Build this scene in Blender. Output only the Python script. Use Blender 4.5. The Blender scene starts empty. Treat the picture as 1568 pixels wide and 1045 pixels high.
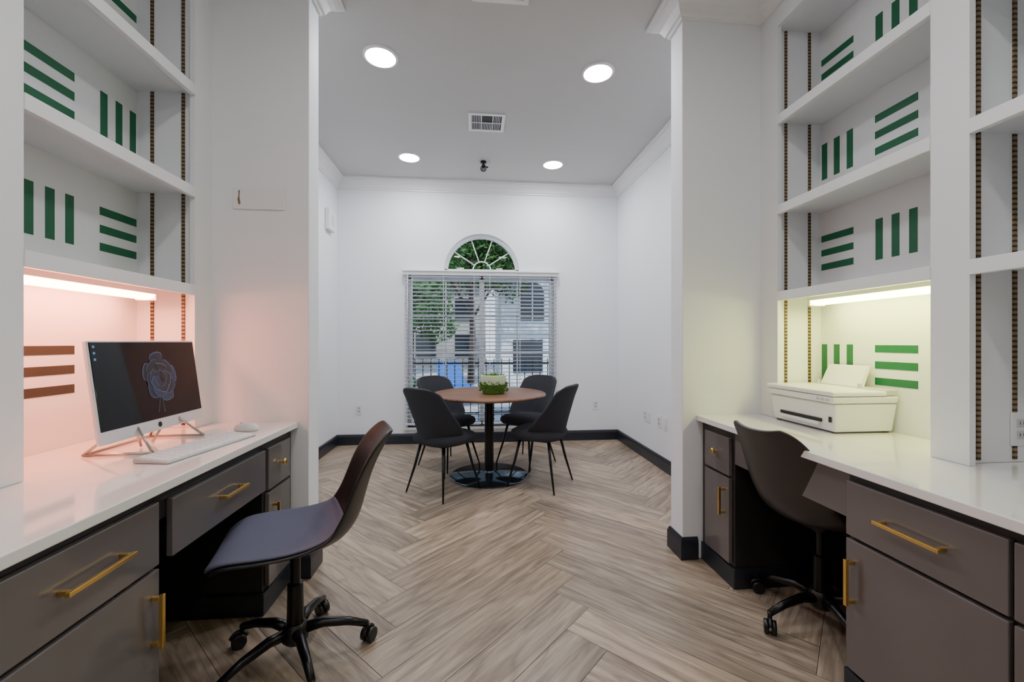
import bpy, bmesh, math, random
from mathutils import Vector, Matrix
random.seed(7)
S=bpy.context.scene
COL=S.collection

# ---------------------------------------------------------------- materials
def lin(c):
    o=[]
    for v in c:
        v=v/255.0
        o.append(v/12.92 if v<=0.04045 else ((v+0.055)/1.055)**2.4)
    return (o[0],o[1],o[2],1.0)
MATS={}
def mat(name,rgb,rough=0.5,metal=0.0,var=0.06,nscale=8.0,bump=0.0,bscale=200.0,coat=0.0,spec=0.5,emit=None,estr=0.0):
    if name in MATS: return MATS[name]
    m=bpy.data.materials.new(name); m.use_nodes=True
    nt=m.node_tree; b=nt.nodes['Principled BSDF']
    tc=nt.nodes.new('ShaderNodeTexCoord')
    c=lin(rgb)
    if var>0:
        n=nt.nodes.new('ShaderNodeTexNoise'); n.inputs['Scale'].default_value=nscale; n.inputs['Detail'].default_value=3
        nt.links.new(tc.outputs['Object'],n.inputs['Vector'])
        mx=nt.nodes.new('ShaderNodeMix'); mx.data_type='RGBA'
        mx.inputs[6].default_value=tuple(v*(1-var) for v in c[:3])+(1,)
        mx.inputs[7].default_value=tuple(min(1,v*(1+var)) for v in c[:3])+(1,)
        nt.links.new(n.outputs['Fac'],mx.inputs[0]); nt.links.new(mx.outputs[2],b.inputs['Base Color'])
    else: b.inputs['Base Color'].default_value=c
    b.inputs['Roughness'].default_value=rough; b.inputs['Metallic'].default_value=metal
    b.inputs['Specular IOR Level'].default_value=spec
    if coat: b.inputs['Coat Weight'].default_value=coat; b.inputs['Coat Roughness'].default_value=0.08
    if bump>0:
        n2=nt.nodes.new('ShaderNodeTexNoise'); n2.inputs['Scale'].default_value=bscale; n2.inputs['Detail'].default_value=2
        nt.links.new(tc.outputs['Object'],n2.inputs['Vector'])
        bp=nt.nodes.new('ShaderNodeBump'); bp.inputs['Strength'].default_value=bump; bp.inputs['Distance'].default_value=0.003
        nt.links.new(n2.outputs['Fac'],bp.inputs['Height']); nt.links.new(bp.outputs['Normal'],b.inputs['Normal'])
    if emit:
        b.inputs['Emission Color'].default_value=lin(emit); b.inputs['Emission Strength'].default_value=estr
    MATS[name]=m; return m

M_wall=mat('wall_paint',(232,234,238),0.75,var=0.01,nscale=2,bump=0.3,bscale=110)
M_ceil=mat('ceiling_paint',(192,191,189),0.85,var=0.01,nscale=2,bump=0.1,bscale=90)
M_trim=mat('trim_white',(230,230,230),0.4,var=0.01)
M_shelf=mat('shelf_white',(232,235,238),0.42,var=0.01)
M_base=mat('baseboard_navy',(32,36,46),0.3,var=0.05)
M_cab=mat('cabinet_taupe',(102,96,95),0.2,var=0.03,nscale=3,coat=0.4)
M_cabin=mat('cabinet_carcass',(42,39,39),0.35,var=0.04)
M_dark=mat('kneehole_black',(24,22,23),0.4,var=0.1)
M_quartz=mat('quartz_white',(236,234,231),0.08,var=0.015,nscale=30,coat=0.5)
M_brass=mat('brushed_brass',(236,196,112),0.28,metal=1.0,var=0.04,nscale=60)
M_green=mat('green_tape',(10,98,62),0.5,var=0.08,nscale=40)
M_green_pinklit=mat('green_tape_pinklit',(50,50,38),0.5,var=0.08,nscale=40)  # same green tape; browning from the pink tube light is put into the colour
M_black=mat('black_metal',(16,16,17),0.28,metal=0.3,var=0.05)
M_plastic=mat('black_plastic',(20,19,20),0.35,var=0.05)
M_brown=mat('brown_shell_plastic',(50,46,44),0.33,var=0.06)
M_shellblk=mat('dark_shell_plastic',(25,23,24),0.36,var=0.06)
M_pad=mat('seat_pad_violet_grey',(84,84,104),0.75,var=0.1,nscale=300,bump=0.5,bscale=900)
M_padbr=mat('seat_pad_brown',(50,46,44),0.7,var=0.1,nscale=300,bump=0.4,bscale=900)
M_fab=mat('charcoal_fabric',(44,45,52),0.9,var=0.5,nscale=220,bump=0.6,bscale=800)
M_white=mat('white_plastic',(228,229,230),0.35,var=0.01)
M_grey=mat('light_grey_plastic',(190,192,194),0.4,var=0.02)
M_silver=mat('silver_shell',(222,222,226),0.3,metal=0.2,var=0.01)
M_key=mat('keycap_white',(236,236,236),0.5,var=0.01)
M_copper=mat('silver_wire',(176,172,168),0.25,metal=0.9,var=0.03)
M_screen=mat('screen_black',(6,7,11),0.06,var=0.2,nscale=3,spec=0.3)
M_slat=mat('blind_slat',(212,214,218),0.5,var=0.01)
M_vinyl=mat('window_vinyl',(226,230,232),0.4,var=0.01)
M_paper=mat('paper',(240,240,240),0.8,var=0.01)
M_slot=mat('dark_slot',(18,18,20),0.6,var=0.1)
M_moss=mat('moss_green',(70,112,38),0.8,var=0.5,nscale=60)
M_leaf2=mat('succulent_leaf',(96,140,48),0.6,var=0.4,nscale=40)
M_wax=mat('pale_pot',(200,214,180),0.35,var=0.05)
M_steel=mat('base_steel',(92,108,122),0.12,metal=0.9,var=0.05)
M_rust=mat('rust_mark',(130,112,84),0.8,var=0.4,nscale=60)

def emis(name,rgb,strength):
    m=bpy.data.materials.new(name); m.use_nodes=True; nt=m.node_tree; nt.nodes.clear()
    e=nt.nodes.new('ShaderNodeEmission'); o=nt.nodes.new('ShaderNodeOutputMaterial')
    tc=nt.nodes.new('ShaderNodeTexCoord'); n=nt.nodes.new('ShaderNodeTexNoise'); n.inputs['Scale'].default_value=3
    mx=nt.nodes.new('ShaderNodeMix'); mx.data_type='RGBA'; c=lin(rgb)
    mx.inputs[6].default_value=c; mx.inputs[7].default_value=tuple(v*0.97 for v in c[:3])+(1,)
    nt.links.new(tc.outputs['Object'],n.inputs['Vector']); nt.links.new(n.outputs['Fac'],mx.inputs[0])
    nt.links.new(mx.outputs[2],e.inputs['Color']); e.inputs['Strength'].default_value=strength
    nt.links.new(e.outputs[0],o.inputs[0]); return m
M_lamp=emis('lamp_diffuser_far',(250,251,255),205)
M_fill=emis('added_fill_diffuser',(255,251,246),98)  # emitter of the unseen lamps added as fill
M_tubeL=emis('warm_pink_tube',(255,148,112),54)
M_tubeR=emis('yellow_tube',(253,253,142),33)

def standard_mat():
    m=bpy.data.materials.new('slotted_standard'); m.use_nodes=True; nt=m.node_tree; b=nt.nodes['Principled BSDF']
    tc=nt.nodes.new('ShaderNodeTexCoord'); sp=nt.nodes.new('ShaderNodeSeparateXYZ')
    nt.links.new(tc.outputs['Object'],sp.inputs[0])
    a=nt.nodes.new('ShaderNodeMath'); a.operation='MULTIPLY'; a.inputs[1].default_value=55
    nt.links.new(sp.outputs['Z'],a.inputs[0])
    f=nt.nodes.new('ShaderNodeMath'); f.operation='FRACT'; nt.links.new(a.outputs[0],f.inputs[0])
    g=nt.nodes.new('ShaderNodeMath'); g.operation='GREATER_THAN'; g.inputs[1].default_value=0.6; nt.links.new(f.outputs[0],g.inputs[0])
    mx=nt.nodes.new('ShaderNodeMix'); mx.data_type='RGBA'; mx.inputs[6].default_value=lin((140,116,82)); mx.inputs[7].default_value=lin((48,40,32))
    nt.links.new(g.outputs[0],mx.inputs[0]); nt.links.new(mx.outputs[2],b.inputs['Base Color'])
    b.inputs['Metallic'].default_value=0.3; b.inputs['Roughness'].default_value=0.45
    return m
M_std=standard_mat()

def wood_floor_mat():
    m=bpy.data.materials.new('oak_plank_floor'); m.use_nodes=True; nt=m.node_tree; b=nt.nodes['Principled BSDF']; N=nt.nodes.new; L=nt.links.new
    uv=N('ShaderNodeUVMap'); uv.uv_map='UVMap'
    at=N('ShaderNodeAttribute'); at.attribute_name='tint'
    mp=N('ShaderNodeMapping'); mp.inputs['Scale'].default_value=(2.2,26,1); L(uv.outputs[0],mp.inputs['Vector'])
    n1=N('ShaderNodeTexNoise'); n1.inputs['Scale'].default_value=1.0; n1.inputs['Detail'].default_value=8; n1.inputs['Roughness'].default_value=0.68; n1.inputs['Distortion'].default_value=0.5
    L(mp.outputs[0],n1.inputs['Vector'])
    mp2=N('ShaderNodeMapping'); mp2.inputs['Scale'].default_value=(1.0,7,1); L(uv.outputs[0],mp2.inputs['Vector'])
    n2=N('ShaderNodeTexNoise'); n2.inputs['Scale'].default_value=1.0; n2.inputs['Detail'].default_value=2; L(mp2.outputs[0],n2.inputs['Vector'])
    mu=N('ShaderNodeMath'); mu.operation='MULTIPLY'; mu.inputs[1].default_value=18; L(n2.outputs['Fac'],mu.inputs[0])
    fr=N('ShaderNodeMath'); fr.operation='PINGPONG'; fr.inputs[1].default_value=1.0; L(mu.outputs[0],fr.inputs[0])
    r1=N('ShaderNodeValToRGB'); r1.color_ramp.elements[0].position=0.32; r1.color_ramp.elements[0].color=lin((126,108,92)); r1.color_ramp.elements[1].position=0.64; r1.color_ramp.elements[1].color=lin((188,169,148))
    L(n1.outputs['Fac'],r1.inputs['Fac'])
    r2=N('ShaderNodeValToRGB'); r2.color_ramp.elements[0].position=0.0; r2.color_ramp.elements[0].color=(0.64,0.60,0.57,1); r2.color_ramp.elements[1].position=0.5; r2.color_ramp.elements[1].color=(1,1,1,1)
    L(fr.outputs[0],r2.inputs['Fac'])
    m1=N('ShaderNodeMix'); m1.data_type='RGBA'; m1.blend_type='MULTIPLY'; m1.inputs[0].default_value=0.7
    L(r1.outputs[0],m1.inputs[6]); L(r2.outputs[0],m1.inputs[7])
    m2=N('ShaderNodeMix'); m2.data_type='RGBA'; m2.blend_type='MULTIPLY'; m2.inputs[0].default_value=1.0
    L(m1.outputs[2],m2.inputs[6]); L(at.outputs['Color'],m2.inputs[7])
    L(m2.outputs[2],b.inputs['Base Color'])
    b.inputs['Roughness'].default_value=0.34
    bp=N('ShaderNodeBump'); bp.inputs['Strength'].default_value=0.12; bp.inputs['Distance'].default_value=0.002
    L(n1.outputs['Fac'],bp.inputs['Height']); L(bp.outputs['Normal'],b.inputs['Normal'])
    return m
def table_wood():
    m=bpy.data.materials.new('walnut_table'); m.use_nodes=True; nt=m.node_tree; b=nt.nodes['Principled BSDF']; N=nt.nodes.new; L=nt.links.new
    tc=N('ShaderNodeTexCoord'); mp=N('ShaderNodeMapping'); mp.inputs['Scale'].default_value=(2,26,2); L(tc.outputs['Object'],mp.inputs['Vector'])
    n=N('ShaderNodeTexNoise'); n.inputs['Scale'].default_value=1.2; n.inputs['Detail'].default_value=6; L(mp.outputs[0],n.inputs['Vector'])
    r=N('ShaderNodeValToRGB'); r.color_ramp.elements[0].position=0.3; r.color_ramp.elements[0].color=lin((92,62,46)); r.color_ramp.elements[1].position=0.7; r.color_ramp.elements[1].color=lin((150,108,80))
    L(n.outputs['Fac'],r.inputs['Fac']); L(r.outputs[0],b.inputs['Base Color']); b.inputs['Roughness'].default_value=0.3
    return m
def glass_mat(name='window_glass'):
    m=bpy.data.materials.new(name); m.use_nodes=True; nt=m.node_tree; nt.nodes.clear(); N=nt.nodes.new; L=nt.links.new
    t=N('ShaderNodeBsdfTransparent'); t.inputs[0].default_value=(0.88,0.92,0.94,1); g=N('ShaderNodeBsdfGlossy'); g.inputs['Roughness'].default_value=0.02
    f=N('ShaderNodeFresnel'); f.inputs['IOR'].default_value=1.3
    mx=N('ShaderNodeMixShader'); o=N('ShaderNodeOutputMaterial')
    L(f.outputs[0],mx.inputs[0]); L(t.outputs[0],mx.inputs[1]); L(g.outputs[0],mx.inputs[2]); L(mx.outputs[0],o.inputs[0]); return m
M_floor=wood_floor_mat(); M_twood=table_wood(); M_glass=glass_mat()

# ---------------------------------------------------------------- helpers
WORLDP=set()
def empty(name,loc=(0,0,0),rotz=0,world=False):
    e=bpy.data.objects.new(name,None); e.empty_display_size=0.1; COL.objects.link(e)
    e.location=loc; e.rotation_euler=(0,0,rotz)
    if world: WORLDP.add(e.name)
    return e
def finish(o,parent,mats,smooth=False,bevel=0,seg=2,subs=0):
    COL.objects.link(o)
    if not isinstance(mats,(list,tuple)): mats=[mats]
    for m in mats: o.data.materials.append(m)
    if smooth:
        for p in o.data.polygons: p.use_smooth=True
    if bevel>0:
        md=o.modifiers.new('bevel','BEVEL'); md.width=bevel; md.segments=seg; md.limit_method='ANGLE'; md.angle_limit=math.radians(40)
    if subs>0:
        md=o.modifiers.new('sub','SUBSURF'); md.levels=subs; md.render_levels=subs
    if parent is not None:
        o.parent=parent
        if parent.name in WORLDP:
            o.matrix_parent_inverse=Matrix.Translation(parent.location).inverted()
    return o
def mesh(name,vs,fs,mats,parent=None,smooth=False,bevel=0,seg=2,subs=0,fix=True):
    me=bpy.data.meshes.new(name); me.from_pydata([tuple(v) for v in vs],[],fs)
    if fix:
        bm=bmesh.new(); bm.from_mesh(me); bmesh.ops.recalc_face_normals(bm,faces=bm.faces); bm.to_mesh(me); bm.free()
    me.update(); o=bpy.data.objects.new(name,me)
    return finish(o,parent,mats,smooth,bevel,seg,subs)
BF=[(0,3,2,1),(4,5,6,7),(0,1,5,4),(1,2,6,5),(2,3,7,6),(3,0,4,7)]
def boxes(name,lst,m,parent=None,bevel=0.002,seg=2,smooth=False):
    vs=[];fs=[]
    for (x0,x1,y0,y1,z0,z1) in lst:
        k=len(vs)
        vs+=[(x0,y0,z0),(x1,y0,z0),(x1,y1,z0),(x0,y1,z0),(x0,y0,z1),(x1,y0,z1),(x1,y1,z1),(x0,y1,z1)]
        fs+=[tuple(i+k for i in f) for f in BF]
    return mesh(name,vs,fs,m,parent,smooth,bevel,seg)
def box(name,x0,x1,y0,y1,z0,z1,m,parent=None,bevel=0.002,seg=2):
    x0,x1=min(x0,x1),max(x0,x1)
    return boxes(name,[(x0,x1,y0,y1,z0,z1)],m,parent,bevel,seg)
def lathe(name,prof,m,parent=None,n=48,c=(0,0,0),smooth=True,axis='z',caps=True):
    vs=[];fs=[]
    for (r,z) in prof:
        for i in range(n):
            a=2*math.pi*i/n
            p=(r*math.cos(a),r*math.sin(a),z)
            if axis=='x': p=(p[2],p[0],p[1])
            if axis=='y': p=(p[0],p[2],p[1])
            vs.append((p[0]+c[0],p[1]+c[1],p[2]+c[2]))
    for j in range(len(prof)-1):
        for i in range(n):
            fs.append((j*n+i,j*n+(i+1)%n,(j+1)*n+(i+1)%n,(j+1)*n+i))
    if caps:
        fs.append(tuple(range(n))[::-1]); fs.append(tuple((len(prof)-1)*n+i for i in range(n)))
    o=mesh(name,vs,fs,m,parent,smooth)
    if smooth:
        md=o.modifiers.new('es','EDGE_SPLIT'); md.split_angle=math.radians(40)
    return o
def tubegeo(pts,rad,n=10,closed=False):
    P=[Vector(p) for p in pts]; vs=[];fs=[]
    if not isinstance(rad,(list,tuple)): rad=[rad]*len(P)
    up=None; K=len(P)
    for i,p in enumerate(P):
        if closed: d=(P[(i+1)%K]-P[i-1]).normalized()
        else: d=(P[min(i+1,K-1)]-P[max(i-1,0)]).normalized()
        if up is None:
            up=Vector((0,0,1)) if abs(d.z)<0.9 else Vector((1,0,0))
        x=up.cross(d); x.normalize(); y=d.cross(x); y.normalize(); up=y
        for k in range(n):
            a=2*math.pi*k/n
            vs.append(p+(x*math.cos(a)+y*math.sin(a))*rad[i])
    rng=K if closed else K-1
    for i in range(rng):
        j=(i+1)%K
        for k in range(n):
            fs.append((i*n+k,i*n+(k+1)%n,j*n+(k+1)%n,j*n+k))
    if not closed:
        fs.append(tuple(range(n))[::-1]); fs.append(tuple((K-1)*n+k for k in range(n)))
    return vs,fs
def merge(geos):
    vs=[];fs=[]
    for v,f in geos:
        k=len(vs); vs+=list(v); fs+=[tuple(i+k for i in q) for q in f]
    return vs,fs
def tube(name,pts,rad,m,parent=None,n=10,closed=False):
    v,f=tubegeo(pts,rad,n,closed); return mesh(name,v,f,m,parent,True)
def tubes(name,lst,m,parent=None,n=10):
    v,f=merge([tubegeo(p,r,n) for p,r in lst]); return mesh(name,v,f,m,parent,True)
def sweep(name,path,prof,m,parent=None,closed=False):
    P=[Vector((p[0],p[1])) for p in path]; K=len(P); vs=[];fs=[];np_=len(prof)
    def nrm(a,b):
        d=(b-a).normalized(); return Vector((-d.y,d.x))
    for i in range(K):
        if closed or (0<i<K-1):
            n1=nrm(P[i-1],P[i]); n2=nrm(P[i],P[(i+1)%K])
            mt=(n1+n2)/(1+n1.dot(n2))
        elif i==0: mt=nrm(P[0],P[1])
        else: mt=nrm(P[-2],P[-1])
        for (d,z) in prof: vs.append((P[i].x+mt.x*d,P[i].y+mt.y*d,z))
    for i in range(K if closed else K-1):
        j=(i+1)%K
        for k in range(np_):
            l=(k+1)%np_
            fs.append((i*np_+k,i*np_+l,j*np_+l,j*np_+k))
    if not closed:
        fs.append(tuple(range(np_))); fs.append(tuple((K-1)*np_+k for k in range(np_))[::-1])
    return mesh(name,vs,fs,m,parent)
def cr(pts,s):
    K=len(pts)-1; x=max(0,min(0.99999,s))*K; i=int(x); f=x-i
    p0=pts[max(i-1,0)];p1=pts[i];p2=pts[i+1];p3=pts[min(i+2,K)]
    return [0.5*((2*b)+(-a+c)*f+(2*a-5*b+4*c-d)*f*f+(-a+3*b-3*c+d)*f**3) for a,b,c,d in zip(p0,p1,p2,p3)]
def shell(name,fn,s0,s1,ns,nt_,thick,m,parent,off=0.0):
    vs=[];fs=[]
    for i in range(ns+1):
        for j in range(nt_+1):
            vs.append(fn(s0+(s1-s0)*i/ns,-1+2*j/nt_))
    for i in range(ns):
        for j in range(nt_):
            a=i*(nt_+1)+j; fs.append((a,a+1,a+nt_+2,a+nt_+1))
    o=mesh(name,vs,fs,m,parent,True)
    md=o.modifiers.new('sol','SOLIDIFY'); md.thickness=thick; md.offset=off
    md=o.modifiers.new('sub','SUBSURF'); md.levels=1; md.render_levels=2
    return o
def pillow(name,a,b,ex,layers,m,parent,n=48,c=(0,0)):
    vs=[];fs=[]
    for (sc,z) in layers:
        for i in range(n):
            t=2*math.pi*i/n; ct=math.cos(t); st=math.sin(t)
            vs.append((c[0]+sc*a*math.copysign(abs(ct)**(2/ex),ct),c[1]+sc*b*math.copysign(abs(st)**(2/ex),st),z))
    for j in range(len(layers)-1):
        for i in range(n): fs.append((j*n+i,j*n+(i+1)%n,(j+1)*n+(i+1)%n,(j+1)*n+i))
    fs.append(tuple(range(n))[::-1]); fs.append(tuple((len(layers)-1)*n+i for i in range(n)))
    return mesh(name,vs,fs,m,parent,True)

# ---------------------------------------------------------------- dimensions
H=3.18
YB=5.14; XL=-1.627; XR=1.81
YP0,YP1=2.27,2.41; JL=-0.86; JR=1.175
FL,FR=-1.335,1.645         # bookcase face planes
BL,BR=-1.615,1.925         # bookcase backs
CT=0.815
YN=-1.6

# ---------------------------------------------------------------- floor
def build_floor():
    L_,W=1.22,0.19; x0=-0.335; g=0.001
    bm=bmesh.new(); uvl=bm.loops.layers.uv.new('UVMap'); cl=bm.loops.layers.float_color.new('tint')
    c=math.cos(math.pi/4)
    def R(a,b): return (a*c-b*c+x0, a*c+b*c-3.0,0)
    for T in range(-4,5):
        for k in range(-40,70):
            for kind in (0,1):
                ox=k*W+T*L_; oy=k*W-T*L_
                if kind==0: a0,a1,b0,b1=ox,ox+L_,oy,oy+W
                else: a0,a1,b0,b1=ox,ox+W,oy+W,oy+W+L_
                ctr=R((a0+a1)/2,(b0+b1)/2)
                if not(-3.2<ctr[0]<3.3 and -3<ctr[1]<6.3): continue
                v=[bm.verts.new(R(*p)) for p in ((a0+g,b0+g),(a1-g,b0+g),(a1-g,b1-g),(a0+g,b1-g))]
                f=bm.faces.new(v)
                u0=random.uniform(0,50); v0=random.uniform(0,50)
                t=random.uniform(0.70,1.10); wv=random.uniform(-0.02,0.02)
                loc=[(0,0),(L_,0),(L_,W),(0,W)] if kind==0 else [(0,0),(0,W),(L_,W),(L_,0)]
                for lp,q in zip(f.loops,loc):
                    lp[uvl].uv=(q[0]+u0,q[1]+v0); lp[cl]=(t+wv,t,t-wv,1)
    for co,no in (((-1.78,0,0),(-1,0,0)),((2.08,0,0),(1,0,0)),((0,YN-0.15,0),(0,-1,0)),((0,YB+0.1,0),(0,1,0))):
        bmesh.ops.bisect_plane(bm,geom=bm.verts[:]+bm.edges[:]+bm.faces[:],plane_co=co,plane_no=no,clear_outer=True)
    v=[bm.verts.new(p) for p in ((-1.78,YN-0.15,-0.003),(2.08,YN-0.15,-0.003),(2.08,YB+0.1,-0.003),(-1.78,YB+0.1,-0.003))]
    f=bm.faces.new(v); f.material_index=1
    me=bpy.data.meshes.new('floor'); bm.to_mesh(me); bm.free()
    o=bpy.data.objects.new('floor',me); finish(o,None,[M_floor,mat('floor_seam',(70,56,48),0.8)])
build_floor()

# ---------------------------------------------------------------- shell
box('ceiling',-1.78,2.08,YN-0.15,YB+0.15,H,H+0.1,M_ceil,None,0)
box('wall_left',XL-0.15,XL,YP1,YB+0.15,0,H,M_wall,None,0)
box('wall_right',XR,XR+0.27,YP1,YB+0.15,0,H,M_wall,None,0)
box('wall_partition_left',XL-0.15,JL,YP0,YP1,0,H,M_wall,None,0.004)
box('wall_partition_right',JR,XR+0.27,YP0,YP1,0,H,M_wall,None,0.004)
box('wall_near_left',-1.78,BL-0.012,YN,YP0,0,H,M_wall,None,0)
box('wall_near_right',BR+0.012,2.08,YN,YP0,0,H,M_wall,None,0)
box('wall_rear',-1.78,2.08,YN-0.15,YN,0,H,M_wall,None,0)

WX0,WX1,WZ0,WZ1=-0.80,0.99,0.20,2.05
AC,AZ,AR=0.095,2.10,0.46
def back_wall():
    cu=bpy.data.curves.new('tmp','CURVE'); cu.dimensions='2D'; cu.fill_mode='BOTH'; cu.extrude=0.075
    def sp(pts):
        s=cu.splines.new('POLY'); s.points.add(len(pts)-1); s.use_cyclic_u=True
        for q,p in zip(s.points,pts): q.co=(p[0],p[1],0,1)
    sp([(XL,0),(XR,0),(XR,H),(XL,H)])
    sp([(WX0,WZ0),(WX1,WZ0),(WX1,WZ1),(WX0,WZ1)])
    sp([(AC+AR*math.cos(math.pi*i/40),AZ+AR*math.sin(math.pi*i/40)) for i in range(41)])
    ob=bpy.data.objects.new('tmp',cu); COL.objects.link(ob)
    dg=bpy.context.evaluated_depsgraph_get(); me=bpy.data.meshes.new_from_object(ob.evaluated_get(dg))
    bpy.data.objects.remove(ob)
    me.transform(Matrix.Translation((0,YB+0.075,0))@Matrix.Rotation(math.pi/2,4,'X'))
    me.name='wall_back'; me.materials.clear()
    o=bpy.data.objects.new('wall_back',me); finish(o,None,M_wall)
back_wall()

crown=[(0,3.05),(0.012,3.05),(0.014,3.066),(0.028,3.072),(0.036,3.092),(0.05,3.115),(0.075,3.135),(0.088,3.142),(0.092,3.156),(0.108,3.16),(0.108,H-0.0005),(0,H-0.0005)]
per=[(FR,YN),(FR,YP0),(JR,YP0),(JR,YP1),(XR,YP1),(XR,YB),(XL,YB),(XL,YP1),(JL,YP1),(JL,YP0),(FL,YP0),(FL,YN)]
sweep('trim_crown_molding',per,crown,M_trim,None,True)
bp=[(0,0.001),(0.016,0.001),(0.016,0.095),(0.012,0.112),(0.006,0.125),(0,0.125)]
sweep('baseboard_right',[(1.262,YP0),(JR,YP0),(JR,YP1),(XR,YP1),(XR,YB)],bp,M_base)
sweep('baseboard_back',[(XR,YB),(XL,YB)],bp,M_base)
sweep('baseboard_left',[(XL,YB),(XL,YP1),(JL,YP1),(JL,YP0),(-0.915,YP0)],bp,M_base)

# ---------------------------------------------------------------- window
def window():
    w=empty('window_1',(0.095,YB+0.05,1.1),0,True)
    fr=0.045; y0,y1=YB+0.07,YB+0.12
    L=[(WX0,WX0+fr,y0,y1,WZ0,WZ1),(WX1-fr,WX1,y0,y1,WZ0,WZ1),(WX0,WX1,y0,y1,WZ0,WZ0+fr),(WX0,WX1,y0,y1,WZ1-fr,WZ1),
       (AC-0.03,AC+0.03,y0,y1,WZ0,WZ1),(WX0,WX1,y0+0.01,y1-0.01,1.08,1.115)]
    boxes('sash_frame',L,M_vinyl,w,0.003)
    thin=[]
    for cx in (-0.35,0.54): thin.append((cx-0.008,cx+0.008,y0+0.015,y1-0.015,WZ0,WZ1))
    for z in (0.65,1.55): thin.append((WX0,WX1,y0+0.015,y1-0.015,z-0.008,z+0.008))
    boxes('muntins',thin,M_vinyl,w,0)
    box('glass',WX0,WX1,y0+0.024,y0+0.027,WZ0,WZ1,M_glass,w,0)
    boxes('sill',[(WX0-0.04,WX1+0.04,YB-0.035,YB+0.07,WZ0-0.03,WZ0)],M_trim,w,0.004)
    vs=[];fs=[];n=40
    for i in range(n+1):
        a=math.pi*i/n
        for (r,y) in ((AR,y0-0.02),(AR-0.04,y0-0.02),(AR-0.04,y1),(AR,y1)):
            vs.append((AC+r*math.cos(a),y,AZ+r*math.sin(a)))
    for i in range(n):
        for k in range(4): fs.append((i*4+k,i*4+(k+1)%4,i*4+4+(k+1)%4,i*4+4+k))
    mesh('arch_frame',vs,fs,M_vinyl,w)
    g=[tubegeo([(AC+0.11*math.cos(math.pi*i/16),y0+0.01,AZ+0.02+0.11*math.sin(math.pi*i/16)) for i in range(17)],0.008,8)]
    for a in (36,72,108,144):
        t=math.radians(a)
        g.append(tubegeo([(AC+0.11*math.cos(t),y0+0.01,AZ+0.02+0.11*math.sin(t)),(AC+(AR-0.03)*math.cos(t),y0+0.01,AZ+(AR-0.03)*math.sin(t))],0.007,8))
    v,f=merge(g); mesh('fan_muntins',v,f,M_vinyl,w,True)
    box('arch_sill_bar',AC-AR,AC+AR,y0-0.02,y1,AZ-0.005,AZ+0.03,M_vinyl,w,0.003)
    pts=[(AC,y0+0.02,AZ)]+[(AC+(AR-0.02)*math.cos(math.pi*i/30),y0+0.02,AZ+(AR-0.02)*math.sin(math.pi*i/30)) for i in range(31)]
    mesh('arch_glass',pts,[tuple(range(len(pts)))],M_glass,w)
window()
def blinds():
    b=empty('window_blind',(0.095,YB,2.0),0,True)
    boxes('valance',[(-0.845,1.035,YB-0.07,YB-0.002,2.035,2.075),(-0.855,1.045,YB-0.085,YB-0.002,2.075,2.095)],M_trim,b,0.003)
    vs=[];fs=[]
    z=2.015
    while z>0.27:
        for (xa,xb) in ((-0.825,0.088),(0.102,1.015)):
            k=len(vs); yc=YB-0.04; t=math.radians(-10); hw=0.025
            for (d,h) in ((-hw,0.0),(0,0.004),(hw,0.0)):
                yy=yc+d*math.cos(t); zz=z+d*math.sin(t)+h
                vs+=[(xa,yy,zz),(xb,yy,zz)]
            for (d,h) in ((hw,-0.003),(0,0.001),(-hw,-0.003)):
                yy=yc+d*math.cos(t); zz=z+d*math.sin(t)+h
                vs+=[(xa,yy,zz),(xb,yy,zz)]
            for q in range(6):
                r=(q+1)%6
                fs.append((k+2*q,k+2*q+1,k+2*r+1,k+2*r))
            fs.append(tuple(k+2*q for q in range(6))); fs.append(tuple(k+2*q+1 for q in range(6))[::-1])
        z-=0.046
    mesh('slats',vs,fs,M_slat,b)
    L=[]
    for x in (-0.74,-0.37,0.0,0.19,0.56,0.93):
        for y in (YB-0.066,YB-0.014): L.append((x-0.002,x+0.002,y-0.001,y+0.001,0.245,2.035))
    boxes('ladder_cords',L,M_slat,b,0)
    boxes('bottom_rail',[(-0.825,0.088,YB-0.064,YB-0.016,0.235,0.255),(0.102,1.015,YB-0.064,YB-0.016,0.235,0.255)],M_slat,b,0.003)
    tube('tilt_wand',[(-0.79,YB-0.074,2.03),(-0.79,YB-0.074,1.2)],0.004,M_slat,b,8)
blinds()

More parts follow.
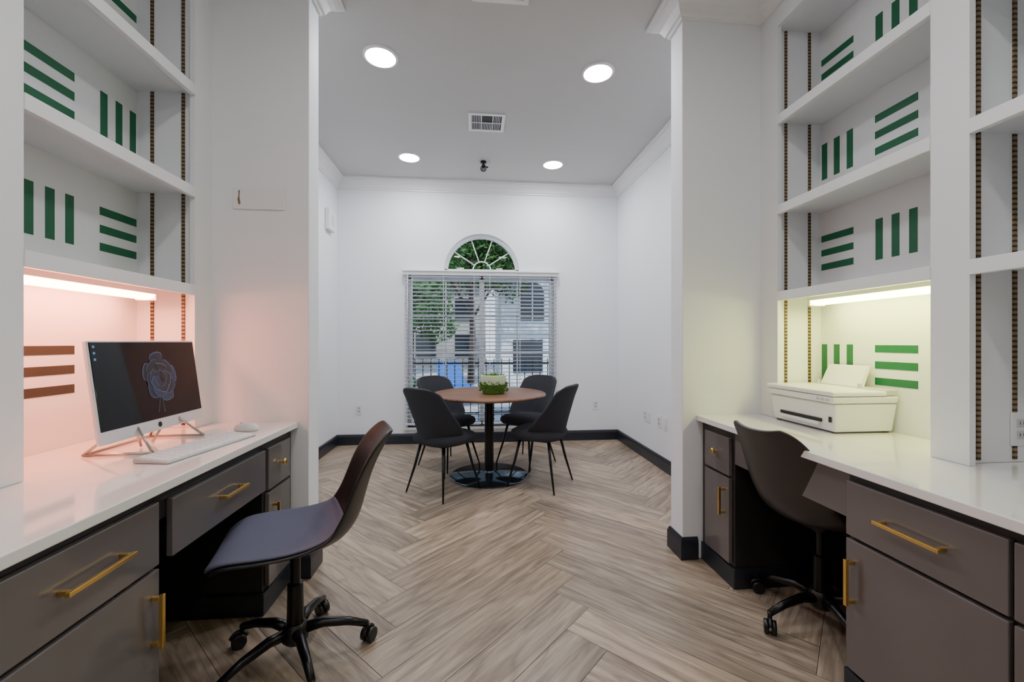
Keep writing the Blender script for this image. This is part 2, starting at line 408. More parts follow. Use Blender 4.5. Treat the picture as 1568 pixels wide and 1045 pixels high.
# ---------------------------------------------------------------- bookcases
NICH=[(1.37,2.135),(0.46,1.25),(-0.44,0.34),(-1.45,-0.56)]
SHZ=[(1.455,1.505),(1.925,1.975),(2.415,2.465)]
def bookcase(side):
    s=1 if side=='R' else -1
    F=FR if s>0 else FL; B=BR if s>0 else BL
    e=empty('built_in_bookcase',(F,0.5,CT),0,True)
    def bx(x0,x1,y0,y1,z0,z1): return (min(x0,x1),max(x0,x1),y0,y1,z0,z1)
    zb=CT+0.001
    box('back_panel',B,B+s*0.012,YN,YP0,zb-0.05,H,M_shelf,e,0)
    st=[bx(F,F+s*0.022,2.135,YP0,zb,2.95),bx(F,F+s*0.022,1.25,1.37,zb,2.95),bx(F,F+s*0.022,0.34,0.46,zb,2.95),bx(F,F+s*0.022,-0.56,-0.44,zb,2.95),bx(F,F+s*0.022,YN,-1.45,zb,2.95),
        bx(F,F+s*0.022,YN,YP0,2.95,H)]
    boxes('face_frame',st,M_shelf,e,0)
    dv=[bx(F+s*0.022,B,2.165,YP0,zb,H),bx(F+s*0.022,B,1.28,1.34,zb,H),bx(F+s*0.022,B,0.37,0.43,zb,H),bx(F+s*0.022,B,-0.53,-0.47,zb,H),bx(F+s*0.022,B,YN,-1.48,zb,H)]
    boxes('divider_panels',dv,M_shelf,e,0)
    sh=[]
    for (a,b) in NICH:
        for (z0,z1) in SHZ:
            sh.append(bx(F-s*0.004,F+s*0.02,a,b,z0,z1))
            sh.append(bx(F+s*0.02,B,a-0.03,b+0.03,z1-0.026,z1-0.001))
        sh.append(bx(F+s*0.022,B,a-0.03,b+0.03,2.95,2.97))
    boxes('shelves',sh,M_shelf,e,0.0015)
    sd=[]
    for (a,b) in NICH[:2]:
        for yy,sg in ((b+0.03,-1),(a-0.03,1)):
            for d in (0.07,0.21):
                for (z0,z1) in ((zb+0.01,1.476),(1.507,1.946),(1.977,2.436),(2.467,2.948)):
                    sd.append(bx(F+s*(d-0.007),F+s*(d+0.007),min(yy,yy+sg*0.005),max(yy,yy+sg*0.005),z0,z1))
    boxes('shelf_standards',sd,M_std,e,0)
    T=[];T2=[]
    def grp(yc,zc,kind,T):
        for k in (-1,0,1):
            if kind=='v': T.append(bx(B-s*0.0015,B,yc+k*0.078-0.0175,yc+k*0.078+0.0175,zc-0.098,zc+0.098))
            else: T.append(bx(B-s*0.0015,B,yc-0.098,yc+0.098,zc+k*0.078-0.0175,zc+k*0.078+0.0175))
    rows=[1.12,1.722,2.225,2.70]
    for ni,off in ((0,0),(1,1),(2,0)):
        a,b=NICH[ni]
        near=a+0.385 if ni==0 else a+0.2; far=b-0.08
        if ni==0: near=1.75; far=2.062
        for ri,z in enumerate(rows):
            k0=(ri+off)%2
            fk='v' if k0==0 else 'h'
            nk='h' if fk=='v' else 'v'
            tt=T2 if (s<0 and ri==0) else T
            grp(far,z,fk,tt); grp(near,z,nk,tt)
    boxes('green_tape_stripes',T,M_green,e,0)
    if T2: boxes('green_tape_stripes_pinklit',T2,M_green_pinklit,e,0)  # green stripes of the left desk niche, pink-lit look baked into colour
    return e
bookcase('L'); bookcase('R')

def underlight(side):
    s=1 if side=='R' else -1
    F=FR if s>0 else FL
    x=F+s*0.155
    e=empty('under_cabinet_light',(x,1.73,1.44),0,True)
    z1=1.477
    box('housing',x-0.045,x+0.045,1.40,2.055,z1-0.03,z1,M_white,e,0.004)
    boxes('end_caps',[(x-0.046,x+0.046,1.395,1.41,z1-0.058,z1),(x-0.046,x+0.046,2.045,2.06,z1-0.058,z1)],M_white,e,0.004)
    vs=[];fs=[];n=12
    for yy in (1.411,2.044):
        for i in range(n+1):
            a=math.pi*i/n
            vs.append((x+0.042*math.cos(a),yy,z1-0.031-0.024*math.sin(a)))
    for i in range(n): fs.append((i,i+1,n+2+i,n+1+i))
    mesh('diffuser',vs,fs,M_tubeR if s>0 else M_tubeL,e,True)
underlight('L'); underlight('R')

# ---------------------------------------------------------------- desks
def pull(geo_list,x,s,yc,zc,length,vert=False):
    t=0.011; o=0.034
    xa=x-s*o; xb=x-s*(o-t)
    X0,X1=min(xa,xb),max(xa,xb); P0,P1=min(xb,x),max(xb,x)
    h=length/2
    if vert:
        geo_list.append((X0,X1,yc-t/2,yc+t/2,zc-h,zc+h))
        for k in (-1,1): geo_list.append((P0,P1,yc-t/2,yc+t/2,zc+k*(h-0.012)-t/2,zc+k*(h-0.012)+t/2))
    else:
        geo_list.append((X0,X1,yc-h,yc+h,zc-t/2,zc+t/2))
        for k in (-1,1): geo_list.append((P0,P1,yc+k*(h-0.012)-t/2,yc+k*(h-0.012)+t/2,zc-t/2,zc+t/2))
def desk(side):
    s=1 if side=='R' else -1
    X=1.275 if s>0 else -0.93      # cabinet door face
    C=1.2565 if s>0 else -0.912    # counter edge
    B=BR if s>0 else BL
    e=empty('built_in_desk',(X,0.5,0),0,True)
    def bx(x0,x1,y0,y1,z0,z1): return (min(x0,x1),max(x0,x1),y0,y1,z0,z1)
    boxes('countertop',[bx(C,B-s*0.001,YN+0.001,YP0-0.001,CT-0.03,CT)],M_quartz,e,0.003)
    f=X+s*0.02  # carcass front
    ZT=CT-0.0305
    car=[bx(f,B-s*0.002,1.975,YP0-0.001,0.10,ZT),bx(f,B-s*0.002,YN+0.002,1.335,0.10,ZT)]
    boxes('cabinet_carcass',car,M_cabin,e,0.002)
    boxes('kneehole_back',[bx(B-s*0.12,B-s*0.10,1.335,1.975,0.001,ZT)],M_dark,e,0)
    boxes('toe_base',[bx(f-s*0.012,B-s*0.002,1.962,YP0-0.001,0.001,0.10),bx(f-s*0.012,B-s*0.002,YN+0.002,1.348,0.001,0.10)],M_base,e,0.004)
    boxes('apron_rail',[bx(f,f+s*0.03,1.335,1.975,0.69 if s<0 else 0.62,ZT)],M_cabin if s<0 else M_cab,e,0.001)
    D=[bx(X,f-s*0.0005,1.995,2.215,0.555,0.745),bx(X,f-s*0.0005,1.995,2.215,0.115,0.54)]
    for (a,b) in ((0.89,1.33),(0.43,0.88),(-0.05,0.42),(-0.55,-0.06)):
        D.append(bx(X,f-s*0.0005,a,b,0.57,0.755)); D.append(bx(X,f-s*0.0005,a,b,0.115,0.558))
    boxes('drawer_and_door_fronts',D,M_cab,e,0.0025)
    if s<0:
        boxes('pencil_drawer',[bx(X,X+s*0.02,1.385,1.965,0.565,0.745)],M_cab,e,0.0025)
        boxes('pencil_drawer_box',[bx(X+s*0.02,X+s*0.40,1.41,1.94,0.59,0.73)],M_cabin,e,0.001)
    P=[]
    for yc in (1.11,0.655,0.185): pull(P,X,s,yc,0.665,0.19)
    for yc in (1.30,0.455,0.39): pull(P,X,s,yc,0.42,0.155,True)
    if s<0: pull(P,X,s,1.69,0.66,0.15)
    pull(P,X,s,2.03,0.42,0.14,True)
    boxes('brass_pulls',P,M_brass,e,0.001)
    k=-s
    lathe('brass_knob',[(0.006,0),(0.006,0.014*k),(0.014,0.016*k),(0.015,0.024*k),(0.011,0.028*k)],M_brass,e,24,(X,2.105,0.655),True,'x')
desk('L'); desk('R')

# ---------------------------------------------------------------- ceiling fixtures
def downlight(x,y,m):
    e=empty('recessed_ceiling_light',(x,y,H))  # one model for the visible lights and the added fill lamps
    lathe('trim_ring',[(0.100,-0.0005),(0.118,-0.0005),(0.116,-0.008),(0.104,-0.012),(0.100,-0.012)],M_trim,e,48,caps=False)
    n=40
    vs=[(0.1*math.cos(2*math.pi*i/n),0.1*math.sin(2*math.pi*i/n),-0.010) for i in range(n)]
    mesh('diffuser',vs,[tuple(range(n))[::-1]],m,e,fix=False)
for (x,y) in ((-0.635,2.92),(0.89,2.95),(-0.68,4.48),(0.86,4.52)): downlight(x,y,M_lamp)
for (x,y) in ((-0.35,0.9),(0.65,0.9),(-0.35,-0.6),(0.65,-0.6)): downlight(x,y,M_fill)  # unseen lamps, added to fill the near zone with light
def vent(x,y):
    e=empty('air_vent',(x,y,H))
    a=0.16; b=0.15; z0=-0.010; z1=-0.0005
    boxes('frame',[(-a,a,-b,-b+0.03,z0,z1),(-a,a,b-0.03,b,z0,z1),(-a,-a+0.03,-b+0.03,b-0.03,z0,z1),(a-0.03,a,-b+0.03,b-0.03,z0,z1)],M_trim,e,0.002)
    box('dark_plenum',-a+0.03,a-0.03,-b+0.03,b-0.03,-0.003,-0.0006,M_slot,e,0)
    L=[(-a+0.03,a-0.03,-0.004,0.004,z0,-0.003),(-0.05,-0.042,-0.12,0.12,z0,-0.003),(0.05,0.058,-0.12,0.12,z0,-0.003)]
    for i in range(5): L.append((-0.122+0.015*i,-0.118+0.015*i,-0.12,0.12,z0,-0.003))
    for i in range(6): L.append((-0.032+0.014*i,-0.028+0.014*i,0.0,0.12,z0,-0.003))
    for i in range(4): L.append((0.070+0.014*i,0.074+0.014*i,-0.12,0.12,z0,-0.003))
    boxes('louvers',L,M_trim,e,0)
vent(0.11,3.71); vent(0.15,2.24)
def seccam(x,y):
    e=empty('security_camera',(x,y,H))
    lathe('mount',[(0.032,-0.001),(0.032,-0.018),(0.012,-0.024),(0.012,-0.05)],M_plastic,e,24)
    lathe('ball',[(0.004,-0.045),(0.024,-0.052),(0.034,-0.07),(0.034,-0.085),(0.024,-0.103),(0.004,-0.110)],M_plastic,e,24)
    lathe('lens_barrel',[(0.022,-0.075),(0.024,-0.025),(0.02,-0.01)],M_plastic,e,24,(0,0,-0.082),True,'y')
    lathe('side_arm',[(0.008,0.02),(0.008,0.05)],M_plastic,e,16,(0,0,-0.06),True,'x')
seccam(0.10,4.52)

# ---------------------------------------------------------------- wall plates
def outlet(x,y,z,face,switch=False):
    e=empty('light_switch' if switch else 'wall_outlet',(x,y,z),0 if face=='y-' else math.radians(-90))
    box('plate',-0.036,0.036,-0.006,-0.0005,-0.058,0.058,M_white,e,0.002)
    if switch: box('rocker',-0.016,0.016,-0.009,-0.006,-0.033,0.033,M_trim,e,0.001)
    else:
        boxes('sockets',[(-0.017,0.017,-0.008,-0.006,0.006,0.034),(-0.017,0.017,-0.008,-0.006,-0.034,-0.006)],M_grey,e,0.001)
        L=[]
        for zc in (0.02,-0.02):
            L+=[(-0.008,-0.006,-0.0085,-0.008,zc-0.004,zc+0.006),(0.006,0.008,-0.0085,-0.008,zc-0.004,zc+0.006)]
        boxes('slots',L,M_slot,e,0)
outlet(-1.37,YB,0.42,'y-'); outlet(1.52,YB,0.44,'y-')
outlet(XR,4.29,0.45,'x-'); outlet(XR,4.20,0.45,'x-',True); outlet(XR,3.95,0.45,'x-'); outlet(XR,3.82,0.45,'x-',True)
outlet(1.875,1.28,0.93,'y-')
pl=empty('blank_wall_plate',(-1.105,YP0,1.972))
box('cover',-0.128,0.128,-0.008,-0.0005,-0.058,0.058,M_trim,pl,0.003)
mesh('scuff_mark',[(-0.10,-0.0088,0.035),(-0.092,-0.0088,0.04),(-0.094,-0.0088,0.0),(-0.088,-0.0088,-0.03),(-0.098,-0.0088,-0.038),(-0.104,-0.0088,-0.01),(-0.099,-0.0088,0.01)],[(0,1,2,3,4,5,6)],M_rust,pl)
bz=empty('wall_alarm_box',(XL,4.83,2.59),math.radians(90))
box('housing',-0.09,0.09,-0.055,-0.0005,-0.12,0.12,M_white,bz,0.012,3)
boxes('grille',[(-0.05,0.05,-0.057,-0.055,-0.06+0.02*i,-0.052+0.02*i) for i in range(6)],M_grey,bz,0.0005)

# ---------------------------------------------------------------- dining table
T=empty('dining_table',(0.138,3.86,0))
lathe('top',[(0.50,0.735),(0.518,0.742),(0.522,0.752),(0.518,0.76),(0.505,0.763)],M_twood,T,96)
lathe('collar',[(0.16,0.734),(0.16,0.722),(0.05,0.712),(0.042,0.70)],M_black,T,48)
lathe('column',[(0.042,0.705),(0.042,0.03)],M_black,T,40)
lathe('base_disc',[(0.356,0.001),(0.358,0.008),(0.35,0.014),(0.10,0.022),(0.05,0.035),(0.043,0.05)],M_steel,T,96)
V=empty('potted_succulent',(0.175,3.80,0.764))
lathe('bowl',[(0.085,0.0),(0.098,0.004),(0.108,0.05),(0.112,0.10),(0.108,0.10),(0.10,0.085)],M_moss,V,40)
lathe('upper_rim',[(0.114,0.085),(0.118,0.12),(0.116,0.165),(0.110,0.168),(0.104,0.14)],M_wax,V,40)
def leaves(n):
    vs=[];fs=[]
    for i in range(n):
        a=random.uniform(0,6.28); lay=random.random()
        r=0.105+0.012*random.random() if lay<0.72 else 0.09*random.random(); z=random.uniform(0.012,0.10) if lay<0.72 else random.uniform(0.14,0.165)
        o=Vector((r*math.cos(a),r*math.sin(a),z)); d=Vector((math.cos(a)*0.6,math.sin(a)*0.6,random.uniform(0.1,1))).normalized()
        w=Vector((-math.sin(a),math.cos(a),0)); Ln=random.uniform(0.018,0.034); ww=random.uniform(0.005,0.01); up=d.cross(w)*0.004
        k=len(vs); vs+=[o,o+d*Ln*0.5+w*ww+up,o+d*Ln,o+d*Ln*0.5-w*ww+up,o+d*Ln*0.5-up]
        fs+=[(k,k+1,k+2),(k,k+2,k+3),(k,k+4,k+1),(k+1,k+4,k+2),(k+2,k+4,k+3),(k+3,k+4,k)]
    return vs,fs
v,f=leaves(420); mesh('leaves',v,f,M_leaf2,V)

# ---------------------------------------------------------------- dining chairs
def dining_chair(x,y,face):
    e=empty('dining_chair',(x,y,0),math.radians(face-90))
    pillow('seat_cushion',0.225,0.225,3.2,[(0.80,0.405),(0.93,0.41),(1.0,0.43),(1.01,0.452),(0.97,0.472),(0.86,0.485),(0.6,0.49),(0.25,0.488)],M_fab,e,56,(0,0.01))
    pr=[(-0.175,0.425,0.175,0.22),(-0.205,0.47,0.225,0.22),(-0.225,0.56,0.245,0.175),(-0.25,0.66,0.245,0.12),(-0.28,0.77,0.235,0.085),(-0.305,0.84,0.225,0.07),(-0.315,0.875,0.19,0.055)]
    def fn(s,t):
        yy,zz,hw,cv=cr(pr,s)
        a=abs(t)
        return (t*hw*(1-0.06*a*a),yy+cv*a**2.2,zz-0.03*a**4*s+0.055*(a**2)*(1-s))
    shell('back_shell',fn,0,1,14,14,0.028,M_fab,e)
    L=[]
    for sx in (-1,1):
        for sy in (-1,1):
            L.append(([(sx*0.13,sy*0.13+0.0,0.41),(sx*0.165,sy*0.165,0.22),(sx*0.215,sy*0.215,0.001)],[0.013,0.011,0.007]))
    tubes('legs',L,M_black,e,12)
    boxes('under_frame',[(-0.14,0.14,-0.14,-0.12,0.392,0.406),(-0.14,0.14,0.12,0.14,0.392,0.406),(-0.14,-0.12,-0.12,0.12,0.392,0.406),(0.12,0.14,-0.12,0.12,0.392,0.406)],M_black,e,0.002)
dining_chair(-0.25,3.50,48); dining_chair(0.575,3.60,147); dining_chair(-0.25,4.24,-45); dining_chair(0.53,4.25,225)

# ---------------------------------------------------------------- office chairs
def office_chair(x,y,face,shellm,padm,a0):
    e=empty('office_chair',(x,y,0),math.radians(face-90))
    pr=[(0.245,0.440,0.13,0.0),(0.235,0.462,0.185,0.005),(0.19,0.478,0.222,0.015),(0.10,0.468,0.238,0.03),(0.0,0.457,0.238,0.045),(-0.10,0.458,0.225,0.06),(-0.175,0.480,0.212,0.075),(-0.225,0.54,0.205,0.08),(-0.25,0.62,0.207,0.07),(-0.275,0.71,0.203,0.06),(-0.31,0.79,0.182,0.05),(-0.345,0.848,0.15,0.035),(-0.36,0.868,0.11,0.025)]
    def fn(s,t,up=0.0,sw=1.0):
        yy,zz,hw,cv=cr(pr,s); y2,z2,_,_=cr(pr,min(1,s+0.02)); y1,z1,_,_=cr(pr,max(0,s-0.02))
        d=Vector((y2-y1,z2-z1)).normalized(); n=Vector((d.y,-d.x))
        a=abs(t*sw); k=cv*a**2.3+up
        return (t*sw*hw,yy+n.x*k,zz+n.y*k)
    shell('bucket_shell',fn,0,1,30,14,0.012,shellm,e)
    shell('seat_pad',lambda s,t:fn(s,t,0.013,0.93),0.035,0.52,16,12,0.014,padm,e)
    lathe('mount_plate',[(0.09,0.447),(0.09,0.435),(0.045,0.425),(0.03,0.40)],M_plastic,e,28)
    lathe('gas_column',[(0.018,0.40),(0.018,0.30),(0.028,0.295),(0.031,0.13)],M_black,e,24)
    lathe('hub',[(0.034,0.145),(0.045,0.13),(0.048,0.085),(0.035,0.07)],M_plastic,e,28)
    arms=[]; cast=[]; hoods=[]
    for k in range(5):
        a=math.radians(a0+72*k-(face-90)); c,s_=math.cos(a),math.sin(a)
        arms.append(([(0.03*c,0.03*s_,0.115),(0.10*c,0.10*s_,0.122),(0.19*c,0.19*s_,0.105),(0.262*c,0.262*s_,0.078)],[0.021,0.019,0.016,0.013]))
        arms.append(([(0.262*c,0.262*s_,0.085),(0.262*c,0.262*s_,0.045)],[0.009,0.009]))
        ta=a+0.9; tc,ts=math.cos(ta),math.sin(ta)
        cx,cy=0.262*c+0.012*tc,0.262*s_+0.012*ts
        ax=Vector((-ts,tc,0))
        for sg in (-1,1):
            p=Vector((cx,cy,0.0285))+ax*sg*0.014
            cast.append(([tuple(p-ax*0.009),tuple(p-ax*0.0085),tuple(p+ax*0.0085),tuple(p+ax*0.009)],[0.022,0.0275,0.0275,0.022]))
        hd=[]
        for q in range(7):
            b=math.radians(20+q*24)
            hd.append((cx+tc*0.031*math.cos(b),cy+ts*0.031*math.cos(b),0.0285+0.031*math.sin(b)))
        hoods.append((hd,0.0065))
    tubes('star_base',arms,M_black,e,14)
    tubes('casters',cast,M_plastic,e,20); tubes('caster_hoods',hoods,M_plastic,e,8)
    tube('lift_lever',[(0.03,0.02,0.425),(0.12,0.03,0.42),(0.19,0.03,0.41)],0.005,M_black,e,8)
office_chair(-0.69,1.69,197,M_shellblk,M_pad,15)
office_chair(1.51,1.70,9,M_brown,M_padbr,187)

# ---------------------------------------------------------------- monitor
def monitor():
    e=empty('desktop_computer',(-1.255,1.80,CT),math.radians(91))
    tl=-0.13; zb=0.062
    def tr(o):
        o.rotation_euler=(tl,0,0); o.location=(0,0,zb); return o
    tr(box('panel_body',-0.275,0.275,0.0,0.016,0,0.362,M_silver,e,0.005,3))
    tr(box('rear_housing',-0.19,0.19,0.016,0.045,0.02,0.26,M_silver,e,0.012,3))
    tr(box('chin',-0.273,0.273,-0.002,0.004,0.002,0.045,M_silver,e,0.001))
    tr(box('screen',-0.268,0.268,-0.0025,0.002,0.046,0.355,M_screen,e,0.0008))
    pm=[mat('petal_%d'%i,c,0.4,var=0.25,nscale=25,emit=c,estr=0.3) for i,c in enumerate([(16,26,44),(28,44,68),(44,66,92),(12,18,30),(66,88,112)])]
    vs=[];fs=[];mi=[]
    for ring,(R,n,w) in enumerate(((0.100,5,0.045),(0.080,5,0.042),(0.058,5,0.034),(0.034,4,0.022))):
        for i in range(n):
            a=2*math.pi*i/n+ring*0.55+0.2+0.15*math.sin(i*2.3); ca,sa=math.cos(a),math.sin(a); m_=18
            Rr=R*(1+0.12*math.sin(i*1.7+ring))
            for lay,(sc,c_) in enumerate(((1.0,2 if ring<2 else 4),(0.95,(1,0,3,0)[(i+ring)%4]))):
                b=len(vs); y=-0.0030-0.0002*(i)-0.0012*ring-0.0001*lay
                for j in range(m_):
                    t=j/m_*2*math.pi; u=0.5*Rr*(1-math.cos(t))*sc; vv=w*math.sin(t)*(0.3+0.85*u/Rr)*sc+0.008*math.sin(3*t+i)
                    vs.append((0.03+u*ca-vv*sa,y,0.205+u*sa+vv*ca))
                fs.append(tuple(range(b,b+m_))); mi.append(c_)
    for (x0,z0,x1,z1) in ((0.02,0.13,0.0,0.07),(0.03,0.13,0.035,0.065)):
        b=len(vs); vs+=[(x0-0.003,-0.003,z0),(x0+0.003,-0.003,z0),(x1+0.005,-0.003,z1),(x1-0.005,-0.003,z1)]; fs.append((b,b+1,b+2,b+3)); mi.append(0)
    o=mesh('wallpaper_flower',vs,fs,pm,e,fix=False); tr(o)
    for p,q in zip(o.data.polygons,mi): p.material_index=q
    ic=[(-0.258,-0.250,-0.0032,-0.0026,0.335-0.022*i,0.343-0.022*i) for i in range(3)]
    tr(boxes('desktop_icons',ic,mat('icon_blue',(60,130,180),0.4,emit=(60,130,180),estr=0.5),e,0))
    n=32; r=0.011
    tr(mesh('maker_badge',[(r*math.cos(2*math.pi*i/n),-0.0024,0.023+r*math.sin(2*math.pi*i/n)) for i in range(n)],[tuple(range(n))],M_slot,e))
    tubes('wire_stand',[
        ([(-0.15,-0.075,0.006),(-0.16,0.15,0.006),(0.16,0.15,0.006),(0.15,-0.075,0.006)],0.005),
        ([(-0.15,-0.075,0.006),(-0.10,0.03,0.12)],0.005),([(0.15,-0.075,0.006),(0.10,0.03,0.12)],0.005),
        ([(-0.10,0.03,0.12),(-0.03,0.05,0.006)],0.005),([(0.10,0.03,0.12),(0.03,0.05,0.006)],0.005),
        ([(-0.16,0.15,0.006),(-0.08,0.05,0.12)],0.005),([(0.16,0.15,0.006),(0.08,0.05,0.12)],0.005)],M_copper,e,8)
monitor()
def keyboard():
    e=empty('keyboard',(-1.06,1.74,CT),math.radians(81))
    vs=[(-0.22,-0.065,0.001),(0.22,-0.065,0.001),(0.22,0.065,0.001),(-0.22,0.065,0.001),(-0.22,-0.065,0.008),(0.22,-0.065,0.008),(0.22,0.065,0.019),(-0.22,0.065,0.019)]
    mesh('case',vs,BF,M_grey,e,False,0.003)
    v=[];f=[]
    for r in range(5):
        y=-0.055+r*0.0225
        n=15; wd=0.425/n
        cols=[(i,1) for i in range(n)] if r else [(0,1),(1,1),(2,1),(3,6),(9,1),(10,1),(11,1),(12,1),(13,1),(14,1)]
        for (i,sp) in cols:
            x0=-0.2125+i*wd+0.002; x1=-0.2125+(i+sp)*wd-0.002; z=0.008+0.011*(y+0.065)/0.13
            k=len(v); y1=y+0.019; z2=0.008+0.011*(y1+0.065)/0.13
            v+=[(x0,y,z),(x1,y,z),(x1,y1,z2),(x0,y1,z2),(x0+.001,y+.001,z+.003),(x1-.001,y+.001,z+.003),(x1-.001,y1-.001,z2+.003),(x0+.001,y1-.001,z2+.003)]
            f+=[tuple(q+k for q in ff) for ff in BF]
    mesh('keys',v,f,M_key,e)
keyboard()
mo=empty('computer_mouse',(-1.06,2.06,CT),math.radians(85))
pillow('body',0.031,0.055,2.4,[(0.9,0.001),(1.0,0.008),(0.97,0.018),(0.82,0.028),(0.55,0.034),(0.2,0.036)],M_white,mo,36)
lathe('scroll_wheel',[(0.005,-0.003),(0.006,0),(0.005,0.003)],M_grey,mo,16,(0,0.025,0.0335),True,'x')

# ---------------------------------------------------------------- printer
def printer():
    e=empty('printer',(1.755,1.935,CT))
    def taper(name,x0,x1,y0,y1,z0,z1,i0,m,bev):
        vs=[(x0+i0,y0+i0,z0),(x1-i0,y0+i0,z0),(x1-i0,y1-i0,z0),(x0+i0,y1-i0,z0),(x0,y0,z1),(x1,y0,z1),(x1,y1,z1),(x0,y1,z1)]
        return mesh(name,vs,BF,m,e,False,bev,3)
    taper('lower_body',-0.150,0.160,-0.205,0.205,0.006,0.135,0.012,M_white,0.01)
    taper('scanner_body',-0.165,0.160,-0.212,0.212,0.137,0.168,0.004,M_white,0.008)
    box('scanner_lid',-0.168,0.10,-0.214,0.214,0.170,0.192,M_white,e,0.008,3)
    box('rear_feed_cover',0.10,0.160,-0.205,0.205,0.170,0.198,M_grey,e,0.006,3)
    boxes('feet',[(-0.13,-0.11,-0.18,-0.16,0.0005,0.008),(-0.13,-0.11,0.16,0.18,0.0005,0.008),(0.12,0.14,-0.18,-0.16,0.0005,0.008),(0.12,0.14,0.16,0.18,0.0005,0.008)],M_plastic,e,0)
    box('output_slot',-0.1495,-0.143,-0.13,0.13,0.045,0.060,M_slot,e,0.001)
    box('output_tray',-0.158,-0.140,-0.12,0.12,0.028,0.044,M_white,e,0.003)
    boxes('control_buttons',[(-0.1665,-0.163,-0.19,-0.17,0.147,0.158),(-0.1665,-0.163,-0.16,-0.145,0.147,0.158),(-0.1665,-0.163,-0.135,-0.12,0.147,0.158)],M_grey,e,0.001)
    box('status_display',-0.1495,-0.146,-0.185,-0.17,0.05,0.075,M_slot,e,0.001)
    def slab(name,x,y0,y1,z0,h,lean,t,m):
        vs=[(x,y0,z0),(x+t,y0,z0),(x+t,y1,z0),(x,y1,z0),(x+lean,y0+0.008,z0+h),(x+lean+t,y0+0.008,z0+h),(x+lean+t,y1-0.008,z0+h),(x+lean,y1-0.008,z0+h)]
        mesh(name,vs,BF,m,e,False,0.001)
    slab('paper_support',0.108,-0.085,0.165,0.19,0.108,0.045,0.004,M_white)
    slab('paper_stack',0.101,-0.075,0.155,0.19,0.103,0.043,0.006,M_paper)
    boxes('paper_guides',[(0.085,0.10,-0.088,-0.076,0.19,0.215),(0.085,0.10,0.156,0.168,0.19,0.215)],M_grey,e,0.002)
printer()

# ---------------------------------------------------------------- outdoors
M_pave=mat('patio_paving',(186,182,178),0.9,var=0.25,nscale=2)
M_stucco=mat('stucco_white',(216,220,222),0.8,var=0.03)
M_leafA=mat('tree_leaves_green',(58,100,38),0.7,var=0.6,nscale=2.5)
M_leafB=mat('tree_leaves_olive',(92,92,50),0.7,var=0.6,nscale=2.5)
M_bark=mat('bark',(70,58,50),0.9,var=0.3,nscale=14)
M_wgl=mat('dark_window_glass',(30,38,48),0.1,var=0.2)
M_water=mat('pool_water',(30,140,195),0.08,var=0.15,nscale=2)
M_blue=mat('blue_sling',(24,96,180),0.6,var=0.1)
M_fence=mat('iron_fence',(26,26,28),0.5,var=0.1)
boxes('patio_ground',[(-14,16,YB+0.16,30,-0.2,-0.10)],M_pave,None,0)
bd=empty('neighbor_building',(3.5,14,-0.1),0,True)
boxes('facade',[(0.9,9,14,18,-0.1,6)],M_stucco,bd,0)
boxes('cornice',[(0.8,9.1,13.85,14,3.9,4.1),(0.8,9.1,13.85,14,1.55,1.68)],M_stucco,bd,0.01)
pts=[(1.55,13.96,1.95),(2.35,13.96,1.95)]+[(1.95+0.4*math.cos(math.pi*i/16),13.96,2.85+0.4*math.sin(math.pi*i/16)) for i in range(17)]
mesh('arched_pane',pts,[tuple(range(len(pts)))],M_wgl,bd)
boxes('window_muntins',[(1.93,1.97,13.92,13.95,1.95,3.25),(1.55,2.35,13.92,13.95,2.36,2.40),(1.55,2.35,13.92,13.95,2.83,2.87)],M_stucco,bd,0)
boxes('lower_panes',[(1.3,2.3,13.95,13.99,0.2,1.3),(3.0,4.0,13.95,13.99,0.2,1.3),(3.2,4.0,13.95,13.99,2.0,3.2)],M_wgl,bd,0)
b2=empty('distant_building',(-5,22,-0.1),0,True)
boxes('facade',[(-12,0.6,22,24,-0.1,4.2)],mat('stucco_tan',(170,166,160),0.8),b2,0)
boxes('windows',[(-9+2*i,-8+2*i,21.9,21.99,z,z+1.1) for i in range(5) for z in (0.5,2.4)],M_wgl,b2,0)
boxes('roof_slab',[(-12.3,0.9,21.6,24.2,4.2,4.6)],mat('roof_grey',(96,90,86),0.8),b2,0)
pool=empty('swimming_pool',(3,11,-0.1),0,True)
box('water',1.4,5,9.0,12.5,-0.1,-0.07,M_water,pool,0)
boxes('coping',[(1.2,5.2,8.8,9.0,-0.1,-0.04),(1.2,5.2,12.5,12.7,-0.1,-0.04),(1.2,1.4,9.0,12.5,-0.1,-0.04)],M_stucco,pool,0.01)
fe=empty('iron_fence',(0,7.0,-0.1),0,True)
L=[(-5,5,6.99,7.01,0.02,0.06),(-5,5,6.99,7.01,0.85,0.89)]
x=-5
while x<5: L.append((x-0.007,x+0.007,6.992,7.008,-0.1,0.95)); x+=0.13
boxes('pickets',L,M_fence,fe,0)
def lounger(x,y,rz):
    e=empty('patio_lounge_chair',(x,y,-0.1),rz)
    mesh('sling',[(-0.3,-0.9,0.35),(0.3,-0.9,0.35),(0.3,0.3,0.35),(-0.3,0.3,0.35),(0.3,0.85,0.85),(-0.3,0.85,0.85)],[(0,1,2,3),(3,2,4,5)],M_blue,e).modifiers.new('s','SOLIDIFY').thickness=0.03
    tubes('frame',[([(-0.3,-0.8,0),(-0.3,-0.8,0.35)],0.02),([(0.3,-0.8,0),(0.3,-0.8,0.35)],0.02),([(-0.3,0.3,0),(-0.3,0.3,0.35)],0.02),([(0.3,0.3,0),(0.3,0.3,0.35)],0.02)],M_white,e,8)
lounger(-0.4,9.4,0.3); lounger(1.0,8.05,-1.45)
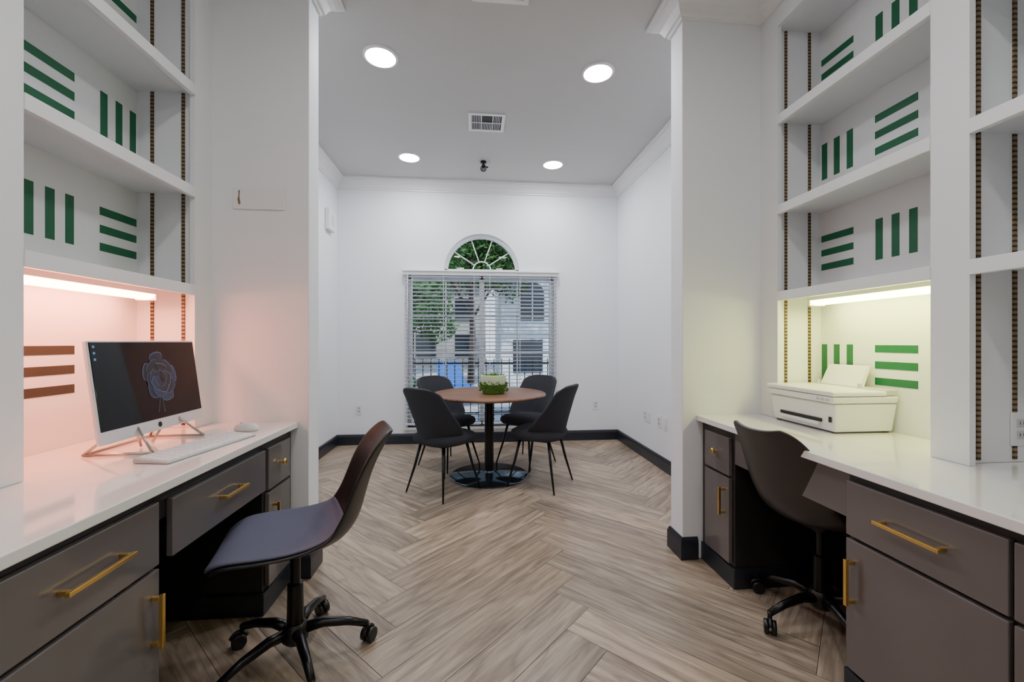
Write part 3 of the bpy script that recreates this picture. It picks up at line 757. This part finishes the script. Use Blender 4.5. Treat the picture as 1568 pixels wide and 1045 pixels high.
def tree(x,y,h,R,n,m,seed):
    rnd=random.Random(seed); e=empty('tree',(x,y,-0.1))
    tubes('trunk',[([(0,0,0),(0.05,0.02,h*0.4),(-0.05,0,h)],[0.12,0.09,0.05]),([(0.03,0,h*0.5),(R*0.6,0.1,h*0.95)],[0.05,0.02]),([(0,0,h*0.55),(-R*0.6,0.2,h)],[0.05,0.02])],M_bark,e,8)
    vs=[];fs=[]
    cl=[(Vector((rnd.uniform(-1,1)*R*0.75,rnd.uniform(-1,1)*R*0.5,h+rnd.uniform(-0.6,0.8)*R*0.8)),rnd.uniform(0.3,0.55)*R) for _ in range(16)]
    for i in range(n):
        c,r=rnd.choice(cl)
        d=Vector((rnd.gauss(0,1),rnd.gauss(0,1),rnd.gauss(0,1))).normalized()*r*rnd.uniform(0.5,1)
        p=c+d; a=Vector((rnd.gauss(0,1),rnd.gauss(0,1),rnd.gauss(0,1))).normalized(); b=a.orthogonal().normalized(); s=rnd.uniform(0.05,0.11)
        k=len(vs); vs+=[p-a*s,p+b*s*0.5,p+a*s,p-b*s*0.5]; fs.append((k,k+1,k+2,k+3))
    mesh('foliage',vs,fs,m,e,fix=False)
tree(-2.3,11.6,2.5,1.7,8000,M_leafA,1); tree(-0.1,13.2,4.1,2.0,9000,M_leafA,2); tree(-6.0,14.5,3.2,2.0,6500,M_leafA,3); tree(-2.6,17.5,4.0,3.0,9000,M_leafB,4)
def hedge(x,y):
    rnd=random.Random(int(x*10)); e=empty('shrub',(x,y,-0.1)); vs=[];fs=[]
    for i in range(1800):
        d=Vector((rnd.gauss(0,1),rnd.gauss(0,1),abs(rnd.gauss(0,1)))).normalized()*rnd.uniform(0.7,1)
        p=Vector((d.x*0.6,d.y*0.5,d.z*0.8)); a=Vector((rnd.gauss(0,1),rnd.gauss(0,1),rnd.gauss(0,1))).normalized(); b=a.orthogonal().normalized(); s=0.05
        k=len(vs); vs+=[p-a*s,p+b*s*0.5,p+a*s,p-b*s*0.5]; fs.append((k,k+1,k+2,k+3))
    mesh('foliage',vs,fs,M_leafA,e,fix=False)
for x in (-2.7,-1.5): hedge(x,8.3)

# ---------------------------------------------------------------- lights / world
sd=bpy.data.lights.new('sun','SUN'); sd.energy=5.5; sd.angle=math.radians(1.5); sd.color=(1,0.95,0.88)
so=bpy.data.objects.new('sun',sd); COL.objects.link(so); so.rotation_euler=(math.radians(38),0,math.radians(-22)); so.location=(0,-4,12)
w=bpy.data.worlds.new('sky'); S.world=w; w.use_nodes=True; nt=w.node_tree
bg=nt.nodes['Background']; tc=nt.nodes.new('ShaderNodeTexCoord'); sp=nt.nodes.new('ShaderNodeSeparateXYZ'); rp=nt.nodes.new('ShaderNodeValToRGB')
rp.color_ramp.elements[0].position=0.0; rp.color_ramp.elements[0].color=(0.85,0.9,1,1); rp.color_ramp.elements[1].position=0.6; rp.color_ramp.elements[1].color=(0.35,0.55,0.95,1)
nt.links.new(tc.outputs['Generated'],sp.inputs[0]); nt.links.new(sp.outputs['Z'],rp.inputs['Fac']); nt.links.new(rp.outputs[0],bg.inputs['Color']); bg.inputs['Strength'].default_value=2.0

# ---------------------------------------------------------------- camera
cd=bpy.data.cameras.new('camera'); co=bpy.data.objects.new('camera',cd); COL.objects.link(co)
cd.sensor_width=36; cd.lens=36*640/1568; cd.shift_y=0.001; cd.clip_start=0.02
co.location=(0,0,1.23); co.rotation_euler=(math.pi/2,0,-math.atan(58/640))
S.camera=co
